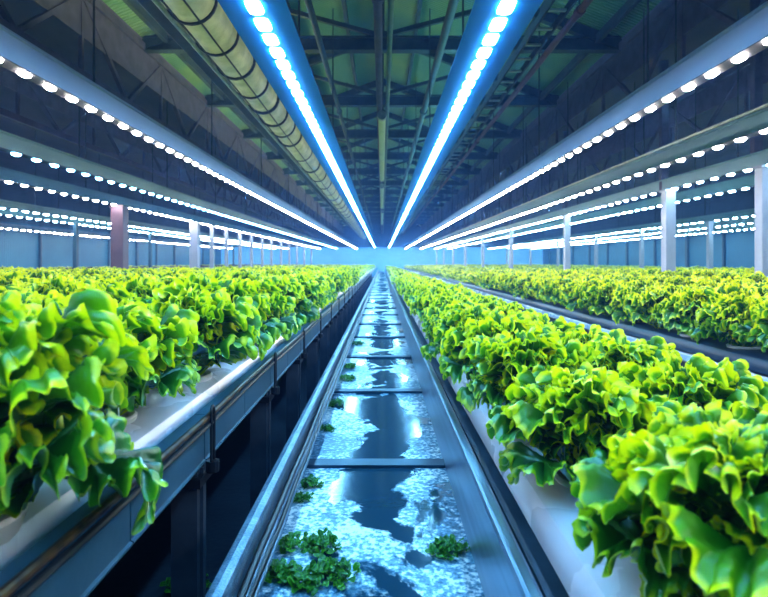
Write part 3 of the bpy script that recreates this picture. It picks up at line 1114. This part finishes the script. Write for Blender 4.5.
v = [(r * math.cos(2 * PI * k / nseg), r * math.sin(2 * PI * k / nseg), z) for r, z in prof for k in range(nseg)]
f = [(j * nseg + k, j * nseg + (k + 1) % nseg, (j + 1) * nseg + (k + 1) % nseg, (j + 1) * nseg + k) for j in range(len(prof) - 1) for k in range(nseg)]
cup = cup_pts.add(v, f).mesh('planting_cup', M['plug'], True)

# every planting place
spots = []
FIRST_Y = {('L', 0): 0.82, ('R', 0): 0.78}
for x, top, words_, i in ROWS:
    side = 'L' if x < 0 else 'R'
    lim = max(0.55, abs(x) / 0.78 - 0.5)
    y = FIRST_Y.get((side, i), 0.6 + (0.37 * i) % 0.46)
    k = 0
    while y < Y1 - 0.4:
        if y > lim:
            spots.append([x + random.uniform(-0.025, 0.025), y + random.uniform(-0.03, 0.03), top, side, i, words_])
        if (side, i) in FIRST_Y:
            y += (0.53 if side == 'L' else 0.46) if y < 3 else 0.42
        else:
            y += random.uniform(0.40, 0.46)


def seen(sp):
    x, y = sp[0], sp[1]
    return abs(x) - 0.22 < y * 384 / F and y > 0.5


spots = [sp for sp in spots if all((sp[0] - px) ** 2 + (sp[1] - py) ** 2 > 0.2 ** 2 for px, py in POSTS)]
RED = lambda sp: sp[3] == 'L' and 14 <= sp[4] <= 18
green = [sp for sp in spots if not RED(sp)]
green.sort(key=lambda sp: (not seen(sp), sp[1] + 0.12 * abs(sp[0])))
single, rest = green[:300], green[300:]
single.sort(key=lambda sp: (sp[3], sp[4], sp[1]))
count = {}
for j, sp in enumerate(single):
    x, y, top, side, i, words_ = sp
    k = count.get((side, i), 0)
    count[(side, i)] = k + 1
    sc = random.uniform(1.02, 1.16) * (0.90 if (side, i) == ('R', 1) else 1.0)
    if side == 'R' and i == 0 and k < 2:
        sc = (1.12, 1.02)[k]
        x = (0.50, 0.475)[k]
    if side == 'L':
        sc *= 1.07
    rz = random.uniform(0, 2 * PI)
    if (side, i, k) == ('L', 0, 0):
        x = -0.65
        sc *= 1.08
    if k == 0:
        lab = f'frilly lettuce head at the near end, {words_}'
    elif k < 20:
        lab = f'frilly lettuce head, {ORD[k]} from the near end, {words_}'
    else:
        lab = f'small distant lettuce head past the {ORD[19]}, {words_}'
    grp = f'lettuce heads, {words_}'
    close = (i < 2 and y < 4.2) or (i < 5 and y < 3.8)
    if close:
        fol, outs = NEAR[(j * 5 + i) % len(NEAR)]
        r = empty('lettuce_head', (x, y, top), lab, 'lettuce', grp, rz)
        r.scale = (sc, sc, sc * random.uniform(1.10, 1.22))
        o = bpy.data.objects.new('foliage', fol)
        COL.objects.link(o)
        o.parent = r
        for ol in outs:
            o = bpy.data.objects.new('outer_leaf', ol)
            COL.objects.link(o)
            o.parent = r
            o.rotation_euler = (0, 0, random.uniform(-0.12, 0.12))
        for nm, me in (('stalk', stalk), ('planting_cup', cup)):
            o = bpy.data.objects.new(nm, me)
            COL.objects.link(o)
            o.parent = r
    else:
        o = bpy.data.objects.new('lettuce_head', MID[(j * 5 + i) % len(MID)])
        COL.objects.link(o)
        o.location = (x, y, top)
        o.rotation_euler = (0, 0, rz)
        o.scale = (sc, sc, sc * random.uniform(1.10, 1.22))
        tag(o, lab, 'lettuce', grp)


def field(name, sps, mat, label):
    parts = []
    for x, y, top, *_ in sps:
        V, r, fq = (FAR1 if y < 15 else FAR2)[int(rng.integers(5))]
        a = rng.uniform(0, 6.28)
        s = rng.uniform(0.92, 1.12)
        ca, sa = math.cos(a) * s, math.sin(a) * s
        W = np.stack([V[:, 0] * ca - V[:, 1] * sa + x, V[:, 0] * sa + V[:, 1] * ca + y, V[:, 2] * s * rng.uniform(0.9, 1.1) + top], -1)
        parts.append((W, np.clip(r + rng.uniform(0.05, 0.24), 0, 1.3), fq))
    o = bpy.data.objects.new(name, np_mesh(name, *join(parts), mat))
    COL.objects.link(o)
    return tag(o, label, 'lettuces', kind='stuff')


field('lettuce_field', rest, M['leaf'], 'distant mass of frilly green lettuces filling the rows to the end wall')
field('red_lettuce_field', [sp for sp in spots if RED(sp)], M['leaf_red'], 'dark red lettuces in far rows before the left wall')

# ------------------------------------------------------------------ small weeds growing in the channel


def weed_mesh(seed, n, r):
    rg = np.random.default_rng(seed)
    parts = []
    for i in range(n):
        a = rg.uniform(0, 6.28)
        d = r * math.sqrt(rg.uniform(0, 1))
        V, rim, fq = leaf_grid(rg.uniform(0.016, 0.03), 1.0, 4, 11, math.radians(rg.uniform(15, 75)), 0.8, rg.uniform(0, 6.28), 0.0, 0.12, 2.0, 0.3, int(rg.integers(1e9)))
        V = V + np.array([d * math.cos(a), d * math.sin(a) * 0.8, rg.uniform(0, 0.012) + 0.012 * (1 - d / r)])
        parts.append((V, np.clip(rim + rg.uniform(-0.2, 0.1), 0, 1), fq))
    return np_mesh('weed_clump', *join(parts), M['weed'])


weeds = [weed_mesh(900 + k, 70, 0.045) for k in range(4)]


def at_floor(px, py, z):
    Yd = F * (-z) / (py - 262)
    return ((px - 382) * Yd / F, Yd)


clumps = [(290, 546, 1.0, 'left in the nearest patch'), (322, 548, 1.15, 'top of the nearest patch'), (270, 577, 1.1, 'against the rail in the nearest patch'),
          (312, 582, 1.2, 'middle of the nearest patch'), (338, 575, 1.1, 'right in the nearest patch'), (448, 552, 1.1, 'alone in the dark pool near the right rail'),
          (311, 486, 0.9, 'below the nearest crossbar by the left rail'), (299, 500, 0.7, 'lower of the pair below the nearest crossbar'), (336, 405, 1.0, 'just below the second crossbar by the left rail'),
          (326, 430, 0.8, 'halfway between the two nearest crossbars'), (345, 380, 1.2, 'beyond the second crossbar, lower'), (349, 368, 1.2, 'beyond the second crossbar, upper'),
          (356, 345, 1.3, 'beyond the third crossbar')]
for i, (px, py, s, where) in enumerate(clumps):
    X, Y = at_floor(px, py, -0.8)
    o = bpy.data.objects.new('weed_clump', weeds[i % 4])
    COL.objects.link(o)
    o.location = (max(X, XL + 0.05 * s), Y, CF - 0.002)
    o.rotation_euler = (0, 0, i * 1.3)
    o.scale = (s, s, s)
    tag(o, 'green weed clump on the wet channel, ' + where, 'weed', 'weed clumps in the channel')
X, Y = at_floor(188, 588, -1.25)
o = bpy.data.objects.new('weed_clump', weeds[1])
COL.objects.link(o)
o.location = (X, Y, 0)
o.scale = (1.6, 1.6, 1.6)
tag(o, 'small green weed clump on the dark floor beneath the left bed', 'weed')

# ------------------------------------------------------------------ light
w = bpy.data.worlds.new('world')
S.world = w
w.use_nodes = True
w.node_tree.nodes['Background'].inputs[0].default_value = (0.05, 0.12, 0.3, 1)
w.node_tree.nodes['Background'].inputs[1].default_value = 0.3
# thin humid haze filling the hall
vs = w.node_tree.nodes.new('ShaderNodeVolumeScatter')
vs.inputs['Color'].default_value = (0.18, 0.42, 1.0, 1)
vs.inputs['Density'].default_value = 0.009
vs.inputs['Anisotropy'].default_value = 0.5
w.node_tree.links.new(vs.outputs[0], w.node_tree.nodes['World Output'].inputs['Volume'])


def area(name, loc, rot, sx, sy, power, col):
    l = bpy.data.lights.new(name, 'AREA')
    l.shape = 'RECTANGLE'
    l.size, l.size_y = sx, sy
    l.energy = power
    l.color = col
    o = bpy.data.objects.new(name, l)
    COL.objects.link(o)
    o.location = loc
    o.rotation_euler = rot
    return o


# added upward area lights, no fixtures there, that brighten the roof
area('added_roof_fill', (-2.3, 20, Z(2.25)), (PI, 0, 0), 0.2, 40, 520, (0.8, 1.0, 0.4))
area('added_roof_fill', (1.2, 20, Z(2.3)), (PI, 0, 0), 0.2, 40, 260, (0.25, 0.9, 0.9))
